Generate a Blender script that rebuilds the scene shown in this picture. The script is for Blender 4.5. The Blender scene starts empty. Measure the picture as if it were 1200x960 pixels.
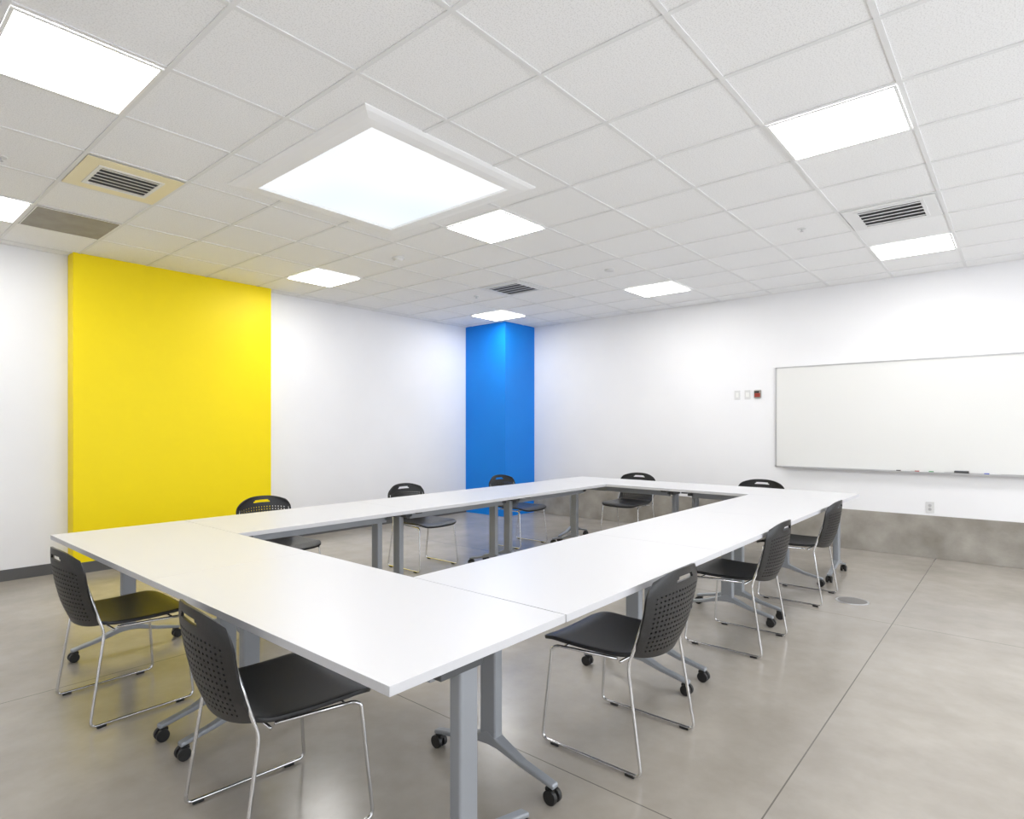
import bpy, bmesh, math, random
from mathutils import Vector, Matrix
random.seed(4)
S = bpy.context.scene
C = S.collection
PI = math.pi
S.view_settings.view_transform = 'Standard'
S.view_settings.look = 'None'
S.view_settings.exposure = 0.6

# ------------------------------------------------------------------ materials
def mat(name, col, rough=0.5, metal=0.0, spec=0.5):
    m = bpy.data.materials.new(name); m.use_nodes = True
    b = m.node_tree.nodes['Principled BSDF']
    b.inputs['Base Color'].default_value = (*col, 1)
    b.inputs['Roughness'].default_value = rough
    b.inputs['Metallic'].default_value = metal
    b.inputs['Specular IOR Level'].default_value = spec
    return m
def N(m, t, **kw):
    n = m.node_tree.nodes.new(t)
    for k, v in kw.items(): setattr(n, k, v)
    return n
def L(m, a, b): m.node_tree.links.new(a, b)
def noisy(name, c1, c2, scale, rough=0.6, bump=0.0, bscale=None, detail=4, spec=0.5, metal=0.0, p0=.35, p1=.65):
    m = mat(name, c1, rough, metal, spec)
    b = m.node_tree.nodes['Principled BSDF']
    tc = N(m, 'ShaderNodeTexCoord')
    n = N(m, 'ShaderNodeTexNoise'); n.inputs['Scale'].default_value = scale; n.inputs['Detail'].default_value = detail
    L(m, tc.outputs['Object'], n.inputs['Vector'])
    r = N(m, 'ShaderNodeValToRGB')
    r.color_ramp.elements[0].position = p0; r.color_ramp.elements[0].color = (*c1, 1)
    r.color_ramp.elements[1].position = p1; r.color_ramp.elements[1].color = (*c2, 1)
    L(m, n.outputs['Fac'], r.inputs['Fac']); L(m, r.outputs['Color'], b.inputs['Base Color'])
    if bump:
        n2 = N(m, 'ShaderNodeTexNoise'); n2.inputs['Scale'].default_value = bscale or scale*4; n2.inputs['Detail'].default_value = 3
        L(m, tc.outputs['Object'], n2.inputs['Vector'])
        bp = N(m, 'ShaderNodeBump'); bp.inputs['Strength'].default_value = bump; bp.inputs['Distance'].default_value = .004
        L(m, n2.outputs['Fac'], bp.inputs['Height']); L(m, bp.outputs['Normal'], b.inputs['Normal'])
    return m
def emis(name, col, s):
    m = bpy.data.materials.new(name); m.use_nodes = True
    nt = m.node_tree; nt.nodes.clear()
    e = nt.nodes.new('ShaderNodeEmission'); o = nt.nodes.new('ShaderNodeOutputMaterial')
    e.inputs['Color'].default_value = (*col, 1); e.inputs['Strength'].default_value = s
    nt.links.new(e.outputs[0], o.inputs[0]); return m

M = {}
M['wall'] = noisy('white_paint', (.845,.845,.865), (.87,.87,.89), 1.3, .5, .04, 220)
M['yellow'] = noisy('yellow_paint', (.93,.725,.0), (.95,.745,.0), 1.0, .5, .03, 220, spec=.3)
M['blue'] = noisy('blue_paint', (.0,.21,.76), (.0,.23,.80), 1.0, .45, .03, 220, spec=.35)
M['base'] = mat('grey_baseboard_rubber', (.10,.10,.10), .6)
M['tile'] = noisy('ceiling_tile', (.79,.79,.79), (.91,.91,.912), 150, .9, .18, 300, 7, .2, p0=.39, p1=.49)
M['grid'] = mat('ceiling_grid_white', (.80,.80,.80), .6, 0, .2)
M['gyp'] = mat('skylight_trim_white', (.90,.90,.90), .7, 0, .2)
M['conc'] = noisy('raw_concrete_curb', (.235,.215,.185), (.40,.375,.335), 4.0, .75, .4, 40, 10, p0=.28, p1=.74)
M['lite'] = emis('light_diffuser', (1.0,.99,.97), 14)
M['lframe'] = mat('fixture_white', (.85,.85,.84), .4)
M['cream'] = mat('cream_vent', (.86,.78,.56), .5)
M['vwhite'] = mat('vent_white', (.80,.80,.80), .45)
M['vdark'] = mat('vent_duct_dark', (.12,.12,.125), .8)
M['vgrey'] = noisy('grey_panel', (.30,.28,.25), (.35,.33,.30), 6, .7)
M['discgrey'] = mat('worn_cover_grey', (.22,.21,.20), .45, .3)
M['top'] = mat('white_laminate', (.68,.68,.70), .34, 0, .4)
M['edge'] = mat('table_edge_band', (.60,.60,.62), .4)
M['leg'] = mat('silver_grey_powder_coat', (.33,.35,.38), .4, .35)
M['ldark'] = mat('dark_grey_bracket', (.10,.105,.11), .5, .3)
M['wheel'] = mat('black_caster', (.012,.012,.012), .45)
M['seat'] = noisy('black_plastic', (.011,.011,.012), (.016,.016,.017), 90, .38, .12, 500)
M['chrome'] = mat('chrome_rod', (.72,.72,.73), .16, 1.0)
M['board'] = mat('whiteboard_surface', (.78,.78,.765), .25, 0, .45)
M['alu'] = mat('aluminium', (.55,.55,.56), .35, .8)
M['plate'] = mat('wall_plate_white', (.70,.70,.70), .4)
M['red'] = mat('red_plastic', (.30,.03,.02), .4)
M['blk'] = mat('black_plastic_small', (.015,.015,.015), .4)
M['green'] = mat('green_plastic', (.02,.25,.08), .4)
M['navy'] = mat('blue_plastic', (.02,.06,.4), .4)
def sky_mat():
    m = emis('skylight_glow', (.86,.93,.98), .72)
    e = [n for n in m.node_tree.nodes if n.type == 'EMISSION'][0]
    tc = N(m, 'ShaderNodeTexCoord'); n = N(m, 'ShaderNodeTexNoise'); n.inputs['Scale'].default_value = .8; n.inputs['Detail'].default_value = 1
    L(m, tc.outputs['Object'], n.inputs['Vector'])
    r = N(m, 'ShaderNodeValToRGB')
    r.color_ramp.elements[0].position = .35; r.color_ramp.elements[0].color = (.84,.91,.95,1)
    r.color_ramp.elements[1].position = .62; r.color_ramp.elements[1].color = (.98,.99,1.0,1)
    L(m, n.outputs['Fac'], r.inputs['Fac']); L(m, r.outputs['Color'], e.inputs['Color'])
    return m
M['sky'] = sky_mat()

def floor_mat():
    m = mat('polished_concrete', (.4,.37,.34), .28, 0, .5)
    b = m.node_tree.nodes['Principled BSDF']
    tc = N(m, 'ShaderNodeTexCoord')
    n = N(m, 'ShaderNodeTexNoise'); n.inputs['Scale'].default_value = .8; n.inputs['Detail'].default_value = 6; n.inputs['Roughness'].default_value = .6
    L(m, tc.outputs['Object'], n.inputs['Vector'])
    r = N(m, 'ShaderNodeValToRGB')
    r.color_ramp.elements[0].position = .30; r.color_ramp.elements[0].color = (.315,.285,.247,1)
    r.color_ramp.elements[1].position = .72; r.color_ramp.elements[1].color = (.475,.440,.392,1)
    L(m, n.outputs['Fac'], r.inputs['Fac'])
    n2 = N(m, 'ShaderNodeTexNoise'); n2.inputs['Scale'].default_value = 6; n2.inputs['Detail'].default_value = 6; n2.inputs['Roughness'].default_value = .6
    L(m, tc.outputs['Object'], n2.inputs['Vector'])
    mx = N(m, 'ShaderNodeMix', data_type='RGBA', blend_type='MULTIPLY'); mx.inputs['Factor'].default_value = .42
    r2 = N(m, 'ShaderNodeValToRGB')
    r2.color_ramp.elements[0].position = .28; r2.color_ramp.elements[0].color = (.70,.69,.68,1)
    r2.color_ramp.elements[1].position = .70; r2.color_ramp.elements[1].color = (1,1,1,1)
    L(m, n2.outputs['Fac'], r2.inputs['Fac'])
    L(m, r.outputs['Color'], mx.inputs[6]); L(m, r2.outputs['Color'], mx.inputs[7])
    sp = N(m, 'ShaderNodeSeparateXYZ'); L(m, tc.outputs['Object'], sp.inputs[0])
    res = []
    for ax, off in (('X', 2.02), ('Y', .67)):
        a = N(m, 'ShaderNodeMath', operation='SUBTRACT'); a.inputs[1].default_value = off; L(m, sp.outputs[ax], a.inputs[0])
        p = N(m, 'ShaderNodeMath', operation='PINGPONG'); p.inputs[1].default_value = 1.525; L(m, a.outputs[0], p.inputs[0])
        res.append(p)
    mn = N(m, 'ShaderNodeMath', operation='MINIMUM'); L(m, res[0].outputs[0], mn.inputs[0]); L(m, res[1].outputs[0], mn.inputs[1])
    lt = N(m, 'ShaderNodeMath', operation='LESS_THAN'); lt.inputs[1].default_value = .0027; L(m, mn.outputs[0], lt.inputs[0])
    mj = N(m, 'ShaderNodeMix', data_type='RGBA'); mj.inputs[7].default_value = (.15,.135,.12,1)
    L(m, lt.outputs[0], mj.inputs['Factor']); L(m, mx.outputs[2], mj.inputs[6]); L(m, mj.outputs[2], b.inputs['Base Color'])
    rr = N(m, 'ShaderNodeMapRange'); rr.inputs['To Min'].default_value = .14; rr.inputs['To Max'].default_value = .30
    L(m, n.outputs['Fac'], rr.inputs['Value']); L(m, rr.outputs[0], b.inputs['Roughness'])
    return m
M['floor'] = floor_mat()

# ------------------------------------------------------------------ helpers
def box(bm, x0, x1, y0, y1, z0, z1, mi=0):
    v = [bm.verts.new(p) for p in ((x0,y0,z0),(x1,y0,z0),(x1,y1,z0),(x0,y1,z0),(x0,y0,z1),(x1,y0,z1),(x1,y1,z1),(x0,y1,z1))]
    for f in ((0,3,2,1),(4,5,6,7),(0,1,5,4),(1,2,6,5),(2,3,7,6),(3,0,4,7)):
        fc = bm.faces.new([v[i] for i in f]); fc.material_index = mi
    return v
def cyl(bm, p0, p1, r0, r1=None, n=20, cap=True):
    r1 = r0 if r1 is None else r1
    p0 = Vector(p0); p1 = Vector(p1); d = (p1-p0).normalized()
    a = d.orthogonal().normalized(); b = d.cross(a)
    A = [bm.verts.new(p0 + r0*(a*math.cos(t)+b*math.sin(t))) for t in [2*PI*i/n for i in range(n)]]
    B = [bm.verts.new(p1 + r1*(a*math.cos(t)+b*math.sin(t))) for t in [2*PI*i/n for i in range(n)]]
    for i in range(n):
        j = (i+1) % n; bm.faces.new((A[i],A[j],B[j],B[i]))
    if cap:
        bm.faces.new(A[::-1]); bm.faces.new(B)
def fillet(pts, r, k=6):
    pts = [Vector(p) for p in pts]; out = [pts[0]]
    for i in range(1, len(pts)-1):
        a, p, b = pts[i-1], pts[i], pts[i+1]
        ra = min(r, (p-a).length*.48, (b-p).length*.48)
        s = p+(a-p).normalized()*ra; e = p+(b-p).normalized()*ra
        for j in range(k+1):
            t = j/k; out.append((1-t)**2*s + 2*t*(1-t)*p + t*t*e)
    out.append(pts[-1]); return out
def tube(bm, pts, r, n=10):
    pts = [Vector(p) for p in pts]
    rings = []; d0 = (pts[1]-pts[0]).normalized(); a = d0.orthogonal().normalized()
    for i, p in enumerate(pts):
        if i == 0: d = d0
        elif i == len(pts)-1: d = (pts[i]-pts[i-1]).normalized()
        else: d = ((pts[i+1]-pts[i]).normalized() + (pts[i]-pts[i-1]).normalized()).normalized()
        a = (a - d*a.dot(d)).normalized(); b = d.cross(a)
        rings.append([bm.verts.new(p + r*(a*math.cos(t)+b*math.sin(t))) for t in [2*PI*j/n for j in range(n)]])
    for A, B in zip(rings, rings[1:]):
        for j in range(n):
            k = (j+1) % n; bm.faces.new((A[j],A[k],B[k],B[j]))
    bm.faces.new(rings[0][::-1]); bm.faces.new(rings[-1])
def obj(name, bm, m, parent=None, smooth=False, bevel=0, solid=0, sub=0):
    bmesh.ops.recalc_face_normals(bm, faces=bm.faces)
    me = bpy.data.meshes.new(name); bm.to_mesh(me); bm.free()
    o = bpy.data.objects.new(name, me); C.objects.link(o)
    for mm in (m if isinstance(m, (list,tuple)) else [m]): me.materials.append(mm)
    if smooth:
        for p in me.polygons: p.use_smooth = True
    if solid:
        md = o.modifiers.new('solid', 'SOLIDIFY'); md.thickness = solid; md.offset = 0
    if sub:
        md = o.modifiers.new('sub', 'SUBSURF'); md.levels = sub; md.render_levels = sub
    if bevel:
        md = o.modifiers.new('bevel', 'BEVEL'); md.width = bevel; md.segments = 3; md.limit_method = 'ANGLE'
    if parent: o.parent = parent
    return o
def tag(o, label, cat, group=None):
    o['label'] = label; o['category'] = cat
    if group: o['group'] = group
    return o
def thing(name, label, cat, loc=(0,0,0), rz=0, group=None):
    o = bpy.data.objects.new(name, None); C.objects.link(o); o.empty_display_size = .1
    o.location = loc; o.rotation_euler = (0,0,rz); tag(o, label, cat, group); return o
def struct(name, bm, m, **kw):
    o = obj(name, bm, m, **kw); o['kind'] = 'structure'; return o
def dup(root, label, loc, rz, group=None):
    r = root.copy(); C.objects.link(r); r.location = loc; r.rotation_euler = (0,0,rz); r['label'] = label
    if group: r['group'] = group
    for ch in list(root.children):
        c = ch.copy(); C.objects.link(c); c.parent = r
        for g in ch.children:
            d = g.copy(); C.objects.link(d); d.parent = c
    return r

# ------------------------------------------------------------------ room
X0, X1, Y0, Y1, H = -1.3, 7.93, -2.6, 6.68, 3.0
SX0, SX1, SY0, SY1 = 2.02, 3.175, 2.565, 3.775     # skylight opening
FX0, FX1, FY0, FY1 = 1.88, 3.32, 2.44, 3.92        # skylight trim
b = bmesh.new(); box(b, X0-.1, X1+.1, Y0-.1, Y1+.1, -.1, 0); struct('floor', b, M['floor'])
b = bmesh.new()
box(b, X0-.1, SX0, Y0-.1, Y1+.1, H, H+.05); box(b, SX1, X1+.1, Y0-.1, Y1+.1, H, H+.05)
box(b, SX0, SX1, Y0-.1, SY0, H, H+.05); box(b, SX0, SX1, SY1, Y1+.1, H, H+.05)
struct('ceiling', b, M['tile'])
b = bmesh.new(); box(b, X0-.1, X1+.1, Y1, Y1+.1, 0, H); struct('wall_left', b, M['wall'])
CZ = .445
b = bmesh.new(); box(b, X1, X1+.1, Y0, Y1, 0, H); struct('wall_right', b, M['wall'])
# unseen wall behind the camera; its wide window band is added for fill light
WX0, WX1, WZ0, WZ1 = -.6, 7.2, .35, 2.6
b = bmesh.new()
box(b, X0-.1, X1+.1, Y0-.1, Y0, 0, WZ0); box(b, X0-.1, X1+.1, Y0-.1, Y0, WZ1, H)
box(b, X0-.1, WX0, Y0-.1, Y0, WZ0, WZ1); box(b, WX1, X1+.1, Y0-.1, Y0, WZ0, WZ1)
struct('wall_back', b, M['wall'])
b = bmesh.new()
nW = 5
for i in range(nW+1):
    x = WX0 + (WX1-WX0)*i/nW; box(b, x-.025, x+.025, Y0-.08, Y0-.02, WZ0, WZ1)
box(b, WX0, WX1, Y0-.08, Y0-.02, WZ0, WZ0+.05); box(b, WX0, WX1, Y0-.08, Y0-.02, WZ1-.05, WZ1)
struct('added_window_1', b, M['alu'])
b = bmesh.new(); box(b, X0-.1, X0, Y0, Y1, 0, H); struct('wall_near', b, M['wall'])
b = bmesh.new(); box(b, X1-.018, X1, Y0, 5.85, 0, CZ); struct('trim_2', b, M['conc'], bevel=.003)
b = bmesh.new(); box(b, 1.64, 3.645, Y1-.17, Y1, 0, H); struct('wall_yellow', b, M['yellow'], bevel=.003)
b = bmesh.new(); box(b, 7.18, X1, 5.85, Y1, 0, H); struct('wall_blue', b, M['blue'], bevel=.003)
b = bmesh.new()
box(b, X0, 1.64, Y1-.012, Y1, 0, .10); box(b, 3.645, 7.18, Y1-.012, Y1, 0, .10)
box(b, 1.63, 3.655, Y1-.182, Y1-.17, 0, .10); box(b, 1.628, 1.64, Y1-.182, Y1, 0, .10)
struct('baseboard_left', b, M['base'])
# T-bar grid
PX, PY, OX, OY = .593, .61, 3.47, .43
b = bmesh.new()
gx = [OX+PX*i for i in range(-8, 9) if X0 < OX+PX*i < X1-.03]
gy = [OY+PY*i for i in range(-6, 12) if Y0 < OY+PY*i < Y1-.03]
w = .0115
for x in gx:
    if FX0-.02 < x < FX1+.02:
        box(b, x-w, x+w, Y0, FY0, H-.0055, H); box(b, x-w, x+w, FY1, Y1, H-.0055, H)
    else: box(b, x-w, x+w, Y0, Y1, H-.0055, H)
for y in gy:
    if FY0-.02 < y < FY1+.02:
        box(b, X0, FX0, y-w, y+w, H-.005, H); box(b, FX1, X1, y-w, y+w, H-.005, H)
    else: box(b, X0, X1, y-w, y+w, H-.005, H)
box(b, X0, X1, Y1-.022, Y1, H-.006, H); box(b, X1-.022, X1, Y0, Y1, H-.006, H)
struct('trim_1', b, M['grid'])

# skylight
sk = thing('skylight', 'large square glowing skylight in a deep white trim in the ceiling', 'skylight', ((SX0+SX1)/2, (SY0+SY1)/2, H))
def ring(bm, ox, oy, ix, iy, z0, z1):
    box(bm, -ox, ox, -oy, -iy, z0, z1); box(bm, -ox, ox, iy, oy, z0, z1)
    box(bm, -ox, -ix, -iy, iy, z0, z1); box(bm, ix, ox, -iy, iy, z0, z1)
hx, hy = (SX1-SX0)/2, (SY1-SY0)/2
b = bmesh.new()
cx, cy = (SX0+SX1)/2, (SY0+SY1)/2
o4 = [(FX0-cx,FY0-cy),(FX1-cx,FY0-cy),(FX1-cx,FY1-cy),(FX0-cx,FY1-cy)]; i4 = [(-hx,-hy),(hx,-hy),(hx,hy),(-hx,hy)]
loops = [[(p[0],p[1],-.0005) for p in o4], [(p[0],p[1],-.007) for p in o4],
         [(p[0]*.85+q[0]*.15, p[1]*.85+q[1]*.15, -.018) for p, q in zip(o4, i4)],
         [(p[0]*.5+q[0]*.5, p[1]*.5+q[1]*.5, -.028) for p, q in zip(o4, i4)],
         [(q[0],q[1],-.032) for q in i4], [(q[0],q[1],-.0005) for q in i4]]
lv = [[b.verts.new(p) for p in l] for l in loops]
for A, B in zip(lv, lv[1:]+lv[:1]):
    for k in range(4):
        q = (k+1) % 4; b.faces.new((A[k],A[q],B[q],B[k]))
obj('trim_frame', b, M['gyp'], sk)
b = bmesh.new(); box(b, -hx+.001, hx-.001, -hy+.001, hy-.001, -.016, -.006); obj('glazing', b, M['sky'], sk)

# ceiling lights
lx = [OX-5*PX, OX, OX+5*PX]; ly = [OY-2.44, OY, OY+2.44, OY+4.88]
lab = {
 (0,1): 'square recessed ceiling light just overhead of the camera', (0,2): 'largest looking square ceiling light, in the near top left corner',
 (0,3): 'ceiling light next to the grey panel, above white wall left of yellow panel',
 (1,1): 'square ceiling light in the same row as the white vent, nearer the camera',
 (1,2): 'square ceiling light right beside the far corner of the skylight', (1,3): 'ceiling light near the wall just right of the yellow panel',
 (2,1): 'ceiling light above the whiteboard, beyond the white square vent', (2,2): 'ceiling light halfway along the row in front of the whiteboard wall',
 (2,3): 'smallest looking ceiling light, right in front of the blue column',
 (0,0): 'ceiling light behind the camera nearest the entrance wall', (1,0): 'ceiling light behind the camera, middle of its row', (2,0): 'ceiling light behind the camera nearest the whiteboard wall'}
proto = None
for i, x in enumerate(lx):
    for j, y in enumerate(ly):
        c = (x+PX/2, y+PY/2, H-.006)
        if proto is None:
            proto = thing('ceiling_light', lab[(i,j)], 'ceiling light', c, 0, 'recessed ceiling lights')
            b = bmesh.new(); ring(b, .284, .292, .270, .278, -.006, 0); obj('frame', b, M['lframe'], proto)
            b = bmesh.new(); box(b, -.270, .270, -.278, .278, -.0045, -.001); obj('diffuser', b, M['lite'], proto)
        else: dup(proto, lab[(i,j)], c, 0)

# vents
def vent(cx, cy, m, label, rz=0, sx=.20, sy=.19, n=5, hw=.0165, tilt=.2):
    t = thing('ceiling_vent', label, 'vent', (cx, cy, H-.006), rz, 'ceiling vents')
    b = bmesh.new(); ring(b, .282, .282, sx, sy, -.006, 0); obj('panel', b, m, t)
    b = bmesh.new(); box(b, -sx, sx, -sy, sy, -.0015, -.0005); obj('duct_opening', b, M['vdark'], t)
    b = bmesh.new(); ring(b, sx+.014, sy+.014, sx-.008, sy-.008, -.011, -.006)
    for k in range(n):
        y = -sy + (k+.5)*2*sy/n
        v = box(b, -sx, sx, y-hw, y+hw, -.010, -.0085)
        for q in v: q.co.z += (q.co.y-y)*tilt
    obj('louvre', b, M['vwhite'], t)
    return t
vent(OX-3.5*PX, OY+6.5*PY, M['cream'], 'square ceiling vent in a cream yellowish panel near the yellow wall', 0, .18, .17, 6, .014)
vent(OX+3.5*PX, OY+.5*PY, M['vwhite'], 'square white ceiling vent near the whiteboard, right side of ceiling', PI/2, .20, .21, 5, .020, -.15)
vent(OX+3.5*PX, OY+6.5*PY, M['vwhite'], 'square white ceiling vent in front of the blue column', PI/2, .22, .22, 5, .018, -.15)
t = thing('ceiling_panel', 'flat grey brown panel set in the ceiling beside the far left light', 'ceiling panel', (OX-3.5*PX, OY+8.5*PY, H-.006))
b = bmesh.new(); box(b, -.282, .282, -.291, .291, -.003, 0); obj('panel', b, M['vgrey'], t)
b = bmesh.new(); ring(b, .283, .292, .275, .284, -.006, -.003); obj('rim', b, M['lframe'], t)

def sprinkler(x, y, label):
    t = thing('sprinkler', label, 'sprinkler', (x, y, H), 0, 'ceiling sprinklers')
    b = bmesh.new(); cyl(b, (0,0,0), (0,0,-.006), .035, .032); obj('escutcheon', b, M['plate'], t, bevel=.001)
    b = bmesh.new(); cyl(b, (0,0,-.006), (0,0,-.024), .007, .005, 12); cyl(b, (0,0,-.024), (0,0,-.026), .014, .014, 14); obj('head', b, M['alu'], t)
sprinkler(5.49, 1.34, 'small sprinkler head in the ceiling beyond the right hand near light')
sprinkler(5.57, 5.0, 'small sprinkler head in the ceiling left of the white vent by the blue column')
sprinkler(.77, 4.55, 'small sprinkler head in the ceiling left of the cream vent')
t = thing('smoke_detector', 'round white smoke detector on the ceiling beyond the skylight', 'smoke detector', (3.81, 4.43, H))
b = bmesh.new(); cyl(b, (0,0,0), (0,0,-.010), .06, .06, 28); obj('base', b, M['plate'], t)
b = bmesh.new(); cyl(b, (0,0,-.010), (0,0,-.03), .052, .035, 28); obj('sensor_cover', b, M['lframe'], t, bevel=.003)
b = bmesh.new(); cyl(b, (0,0,0), (0,0,-.016), .055, .045, 28)
tag(obj('ceiling_speaker', b, M['plate']), 'small round white ceiling fitting between the skylight side light and far lights', 'ceiling fitting').location = (5.57, 3.15, H)

# ------------------------------------------------------------------ tables
def make_table(Lg, label, loc, rz, group, shift=0.0):
    t = thing('folding_table', label, 'table', loc, rz, group)
    hw, hl, T = .379, Lg/2-.0008, .737
    b = bmesh.new(); box(b, -hl, hl, -hw, hw, T-.026, T)
    o = obj('tabletop', b, [M['top'], M['edge']], t, bevel=.001)
    for p in o.data.polygons:
        if abs(p.normal.z) < .5: p.material_index = 1
    b = bmesh.new(); box(b, -hl+.12, hl-.12, .09+shift, .13+shift, T-.105, T-.045); obj('beam', b, M['leg'], t, bevel=.004)
    for s in (-1, 1):
        cx = s*(hl-.11); c0 = shift
        b = bmesh.new(); box(b, cx-.024, cx+.024, c0-.040, c0+.040, .12, T-.06)
        leg = obj('leg', b, M['leg'], t, bevel=.009)
        b = bmesh.new()
        box(b, cx-.03, cx+.03, -.30, .30, T-.050, T-.0265)
        box(b, cx-.034, cx+.034, c0-.05, c0+.13, T-.090, T-.050); obj('bracket', b, M['ldark'], leg, bevel=.004)
        b = bmesh.new()                                  # swept inverted V foot
        prof = [(-.305,.074,.018),(-.16,.106,.022),(-.05,.150,.034),(0,.175,.055),(.05,.150,.034),(.16,.106,.022),(.305,.074,.018)]
        rows = []
        for (y, z, th) in prof:
            hwid = .018 if abs(y) > .1 else .025
            rows.append([b.verts.new((cx+a, c0+y, zz)) for a, zz in ((-hwid, z-th), (hwid, z-th), (hwid, z), (-hwid, z))])
        for A, B in zip(rows, rows[1:]):
            for k in range(4):
                q = (k+1) % 4; b.faces.new((A[k],A[q],B[q],B[k]))
        b.faces.new(rows[0][::-1]); b.faces.new(rows[-1])
        obj('foot', b, M['leg'], leg, bevel=.006)
        for e in (-1, 1):
            y = c0+e*.283
            b = bmesh.new()
            cyl(b, (cx-.024, y+e*.008, .027), (cx-.006, y+e*.008, .027), .027, .027, 24)
            cyl(b, (cx+.006, y+e*.008, .027), (cx+.024, y+e*.008, .027), .027, .027, 24)
            cyl(b, (cx-.008, y+e*.008, .027), (cx+.008, y+e*.008, .027), .013, .013, 12)
            cyl(b, (cx, y, .027), (cx, y, .058), .009, .012, 12)
            box(b, cx-.015, cx+.015, y-.016, y+.016, .043, .0575)
            obj('caster', b, M['wheel'], leg, bevel=.003)
    return t
TX1, TX2 = 1.70, 5.97
TY0, TY3 = 1.125, 4.185
SL = (TX2-TX1)/3; EL = (TY3-TY0)/2
GT = 'white tables set out in a hollow rectangle'
fx = TX1-.380
e1 = make_table(EL, 'white top table at the near corner of the rectangle, closest to the camera', (fx, TY0+EL/2, 0), PI/2, GT)
dup(e1, 'white top table at the left end of the near row', (fx, TY0+1.5*EL, 0), PI/2)
RA = math.radians(.30)
XR = TX1+.0030
fx2 = XR + 3*SL + .379 + .0025
dup(e1, 'white top table at the far end of the rectangle, on the whiteboard side', (fx2, TY0+EL/2+.025, 0), PI/2)
dup(e1, 'white top table at the far end of the rectangle, on the blue column side', (fx2, TY0+1.5*EL+.025, 0), PI/2)
lyy = TY3-.38
s1 = make_table(SL, 'white top table first in the right hand row, behind the nearest right chair', (0,0,0), 0, GT, .045)
def rrow(k):
    d = (k+.5)*SL
    return (XR+d*math.cos(RA), TY0+.379+d*math.sin(RA), 0)
s1.location = rrow(0); s1.rotation_euler.z = RA
dup(s1, 'white top table in the middle of the right hand row', rrow(1), RA)
dup(s1, 'white top table farthest along the right hand row', rrow(2), RA)
dup(s1, 'white top table in the left row, in front of the yellow panel', (TX1+.002+SL/2, lyy, 0), PI)
dup(s1, 'white top table in the middle of the left row, before the white wall', (TX1+.002+1.5*SL, lyy, 0), PI)
dup(s1, 'white top table farthest along the left row, near the blue column', (TX1+.002+2.5*SL, lyy, 0), PI)

# ------------------------------------------------------------------ chairs (face local +Y)
def back_pt(u, v):            # u -1..1, v 0..1
    w = .248 - .018*(1-v)
    w *= (1 - .20*max(0, (v-.72)/.28)**2.4) * (1 - .14*max(0, (.22-v)/.22)**2)
    x = u*w
    z = .432 + .366*v - .042*abs(u)**2.6*max(0, (v-.4)/.6) + .02*abs(u)**3*max(0,(.3-v)/.3)
    y = -.180 - .072*v - .014*math.sin(v*PI) - .050*(1-u*u) + .03*max(0,.25-v)
    return Vector((x, y, z))
def perforated_back():
    b = bmesh.new(); NU, NV = 41, 34
    V = {}
    def g(i, j):
        if (i,j) not in V: V[(i,j)] = b.verts.new(back_pt(i/NU-1, j/(2*NV)))
        return V[(i,j)]
    for i in range(NU):
        for j in range(NV):
            a, c = 2*i, 2*j
            ringv = [g(a,c), g(a+1,c), g(a+2,c), g(a+2,c+1), g(a+2,c+2), g(a+1,c+2), g(a,c+2), g(a,c+1)]
            if j == NV-5 and 14 <= i <= 26: continue
            if j == NV-4 and 15 <= i <= 25: continue
            hole = 3 <= i <= NU-4 and 3 <= j <= NV-8 and i % 2 == 0 and j % 2 == 1
            if hole:
                cen = sum((q.co for q in ringv), Vector())/8
                inner = [b.verts.new(cen + (q.co-cen)*(.72 if k % 2 == 0 else .92)) for k, q in enumerate(ringv)]
                for k in range(8):
                    m = (k+1) % 8; b.faces.new((ringv[k], ringv[m], inner[m], inner[k]))
            else:
                ce = g(a+1, c+1)
                b.faces.new((g(a,c), g(a+1,c), ce, g(a,c+1))); b.faces.new((g(a+1,c), g(a+2,c), g(a+2,c+1), ce))
                b.faces.new((ce, g(a+2,c+1), g(a+2,c+2), g(a+1,c+2))); b.faces.new((g(a,c+1), ce, g(a+1,c+2), g(a,c+2)))
    return b
def seat_mesh():
    b = bmesh.new(); n = 20; g = []
    for i in range(n+1):
        row = []
        for j in range(n+1):
            u, v = 2*i/n-1, 2*j/n-1
            p = 6
            k = (abs(u)**p+abs(v)**p)**(1/p); mxx = max(abs(u), abs(v))
            s = mxx/k if k > 1e-6 else 1
            uu, vv = u*s, v*s
            x = uu*(.246 - .007*(1-vv)); y = vv*.236 + .034
            z = .447 + .012*uu*uu - .010*(1-vv*vv) - .030*max(0, (vv-.55)/.45)**2 + .016*max(0, (-vv-.6)/.4)**2
            row.append(b.verts.new((x, y, z)))
        g.append(row)
    for i in range(n):
        for j in range(n): b.faces.new((g[i][j], g[i+1][j], g[i+1][j+1], g[i][j+1]))
    return b
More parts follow.
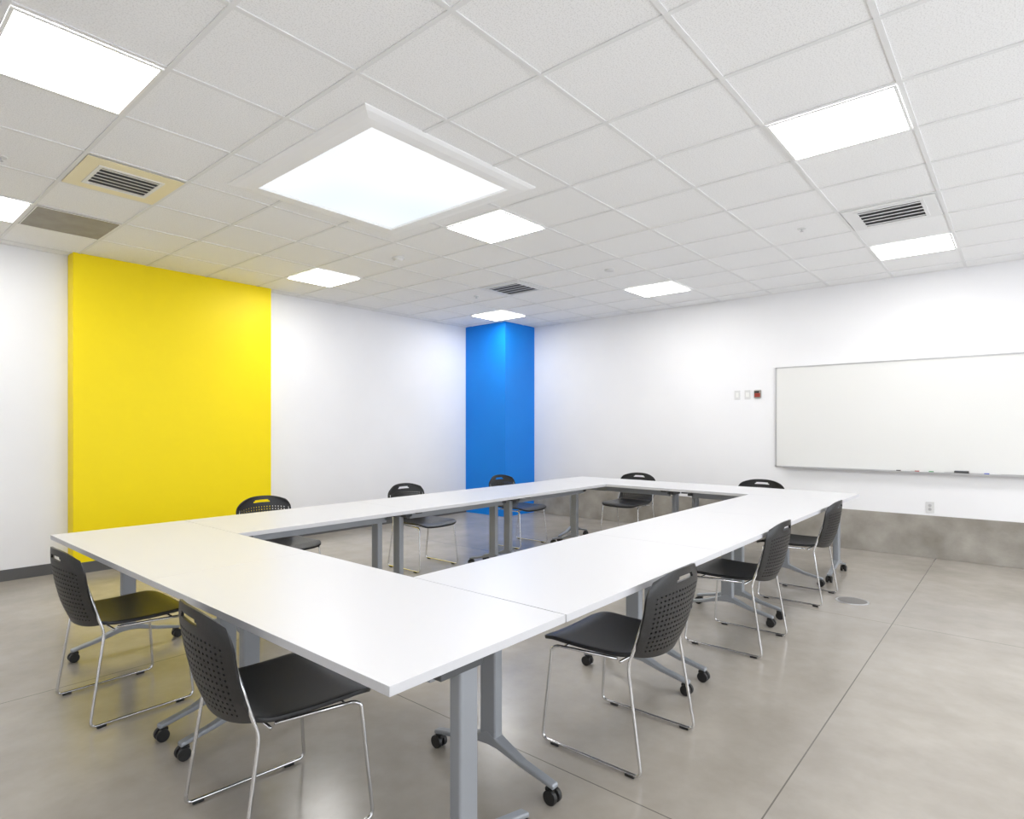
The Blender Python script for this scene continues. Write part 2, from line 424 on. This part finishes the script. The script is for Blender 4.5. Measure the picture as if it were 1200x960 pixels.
def make_chair(label, loc, rz, group):
    t = thing('stacking_chair', label, 'chair', loc, rz, group)
    obj('seat', seat_mesh(), M['seat'], t, smooth=True, solid=.016, bevel=.004)
    obj('backrest', perforated_back(), M['seat'], t, solid=.009)
    for s in (-1, 1):
        b = bmesh.new()
        R = .0066
        path = [(s*.20,-.10,.424), (s*.222,.175,.416), (s*.232,.198,.405), (s*.255,.232,.012), (s*.255,-.232,.012),
                (s*.240,-.168,.42), (s*.226,-.192,.50), (s*.219,-.250,.70)]
        tube(b, fillet(path, .03), R)
        fr = obj('side_frame', b, M['chrome'], t, smooth=True)
        for yy in (.165, -.185):
            b = bmesh.new(); box(b, s*.255-.009, s*.255+.009, yy-.02, yy+.02, .001, .012); obj('glide', b, M['blk'], fr, bevel=.003)
    for yy in (-.12, .14):
        b = bmesh.new(); tube(b, [(-.215, yy, .420), (.215, yy, .420)], .0055); obj('crossbar', b, M['chrome'], t, smooth=True)
    return t
GC = 'black stacking chairs around the tables'
c1 = make_chair('black perforated back chair nearest the camera on the right side row', (2.41,1.315,0), 0, GC)
for label, x, y, d in [
    ('black perforated back chair in the middle of the right side row', 4.02, 1.36, 0),
    ('black perforated back chair farthest along the right side, by the round floor cover', 5.42, 1.35, 0),
    ('largest looking black chair, closest to the camera at the near table edge', 1.11, 1.94, -PI/2-.09),
    ('black chair at the left end of the near table edge, beside the yellow panel side', 1.07, 3.35, -PI/2+.02),
    ('black chair behind the left row in front of the yellow panel', 2.53, 4.38, PI),
    ('black chair behind the left row, in front of the white wall between yellow and blue', 4.09, 4.38, PI),
    ('black chair behind the left row, in front of the blue column', 5.62, 4.38, PI),
    ('black chair at the far end of the tables, just right of the blue column', 6.78, 3.58, PI/2),
    ('black chair at far end nearest the whiteboard, only its top showing', 6.78, 2.12, PI/2)]:
    dup(c1, label, (x, y, 0), d)

# ------------------------------------------------------------------ whiteboard and wall items
WX = X1
BY0, BY1, BZ0, BZ1 = -.22, 2.22, .893, 2.097
wb = thing('whiteboard', 'wide white dry erase board with a thin aluminium frame on the right wall', 'whiteboard', (WX, (BY0+BY1)/2, (BZ0+BZ1)/2))
hy_, hz_ = (BY1-BY0)/2, (BZ1-BZ0)/2
b = bmesh.new(); box(b, -.012, -.001, -hy_+.012, hy_-.012, -hz_+.012, hz_-.012); obj('writing_surface', b, M['board'], wb)
b = bmesh.new()
for a in ((-hy_, hy_, hz_-.014, hz_), (-hy_, hy_, -hz_, -hz_+.014), (-hy_, -hy_+.014, -hz_, hz_), (hy_-.014, hy_, -hz_, hz_)):
    box(b, -.018, -.001, *a)
obj('frame', b, M['alu'], wb)
b = bmesh.new(); box(b, -.075, -.018, -hy_+.1, hy_-.1, -hz_-.004, -hz_+.002); box(b, -.078, -.073, -hy_+.1, hy_-.1, -hz_-.004, -hz_+.012)
obj('marker_tray', b, M['alu'], wb)
TZ = BZ0+.0025
b = bmesh.new(); box(b, -.025, .025, -.06, .06, 0, .015); er = thing('board_eraser', 'black felt board eraser lying on the whiteboard tray', 'eraser', (WX-.045, .46, TZ))
obj('felt_pad', b, M['blk'], er, bevel=.002)
b = bmesh.new(); box(b, -.022, .022, -.058, .058, .0155, .032); obj('grip', b, M['ldark'], er, bevel=.005)
for k, (yy, mk, nm) in enumerate(((.78,'red','red'), (.94,'blk','black'), (.66,'green','green'), (.22,'navy','blue'))):
    t = thing('marker', 'dry erase marker with %s cap on the whiteboard tray' % nm, 'marker', (WX-.045, yy, TZ), 0, 'markers on the whiteboard tray')
    b = bmesh.new(); cyl(b, (0,-.06,.0085), (0,.025,.0085), .008, .008, 14); obj('barrel', b, M['plate'], t)
    b = bmesh.new(); cyl(b, (0,.0255,.009), (0,.065,.009), .009, .0085, 14); obj('cap', b, M[mk], t)
def plate(y, z, label, kind, x=WX):
    t = thing(kind, label, kind.replace('_', ' '), (x, y, z))
    b = bmesh.new(); box(b, -.007, 0, -.036, .036, -.058, .058); obj('cover_plate', b, M['plate'], t, bevel=.002)
    return t
t = plate(2.67, 1.78, 'white wall switch plate farthest left of the whiteboard', 'wall_switch')
b = bmesh.new(); box(b, -.012, -.0072, -.015, .015, -.03, .03); obj('rocker', b, M['lframe'], t, bevel=.002)
t = plate(2.546, 1.78, 'white wall control plate in the middle of the three left of the whiteboard', 'wall_control')
b = bmesh.new(); box(b, -.014, -.0072, -.018, .018, -.028, .028); obj('button', b, M['lframe'], t, bevel=.002)
t = plate(2.424, 1.785, 'small dark and red wall alarm device nearest the whiteboard top left corner', 'wall_alarm')
b = bmesh.new(); box(b, -.020, -.0072, -.042, .042, -.048, .046); obj('housing', b, M['vgrey'], t, bevel=.003)
b = bmesh.new(); box(b, -.026, -.0205, -.032, .034, -.038, .010); obj('lens', b, M['red'], t, bevel=.003)
b = bmesh.new(); box(b, -.026, -.0205, -.020, .034, .012, .036); obj('indicator', b, M['blk'], t, bevel=.001)
t = plate(.72, .53, 'white power outlet low on the wall just above the concrete base under the whiteboard', 'power_outlet')
for zz in (-.02, .02):
    b = bmesh.new(); cyl(b, (-.0072,0,zz), (-.010,0,zz), .015, .015, 16); obj('socket', b, M['alu'], t)

# floor cover
t = thing('floor_cover', 'round metal floor box cover set in the concrete beside the farthest right chair', 'floor cover', (5.53,.99,0))
b = bmesh.new(); cyl(b, (0,0,.0005), (0,0,.004), .115, .112, 36); obj('ring', b, M['alu'], t)
b = bmesh.new(); cyl(b, (0,0,.0042), (0,0,.006), .100, .098, 36); obj('lid', b, M['discgrey'], t)

# ------------------------------------------------------------------ world, camera
wd = bpy.data.worlds.new('World'); S.world = wd; wd.use_nodes = True
wd.node_tree.nodes['Background'].inputs[0].default_value = (.90,.945,1.0,1)
wd.node_tree.nodes['Background'].inputs[1].default_value = 2.3
PHI = math.radians(42.5)
fwd = Vector((math.cos(PHI), math.sin(PHI), 0)); rt = Vector((math.sin(PHI), -math.cos(PHI), 0)); up = Vector((0,0,1))
cam = bpy.data.cameras.new('camera'); co = bpy.data.objects.new('camera', cam); C.objects.link(co)
cam.sensor_width = 36; cam.sensor_fit = 'HORIZONTAL'; cam.lens = 36*707/1200
cam.shift_x = 49/1200; cam.shift_y = 22/1200; cam.clip_start = .02
mw = Matrix.Identity(4)
for i in range(3):
    mw[i][0] = rt[i]; mw[i][1] = up[i]; mw[i][2] = -fwd[i]
mw.translation = Vector((0,0,1.36))
co.matrix_world = mw
S.camera = co
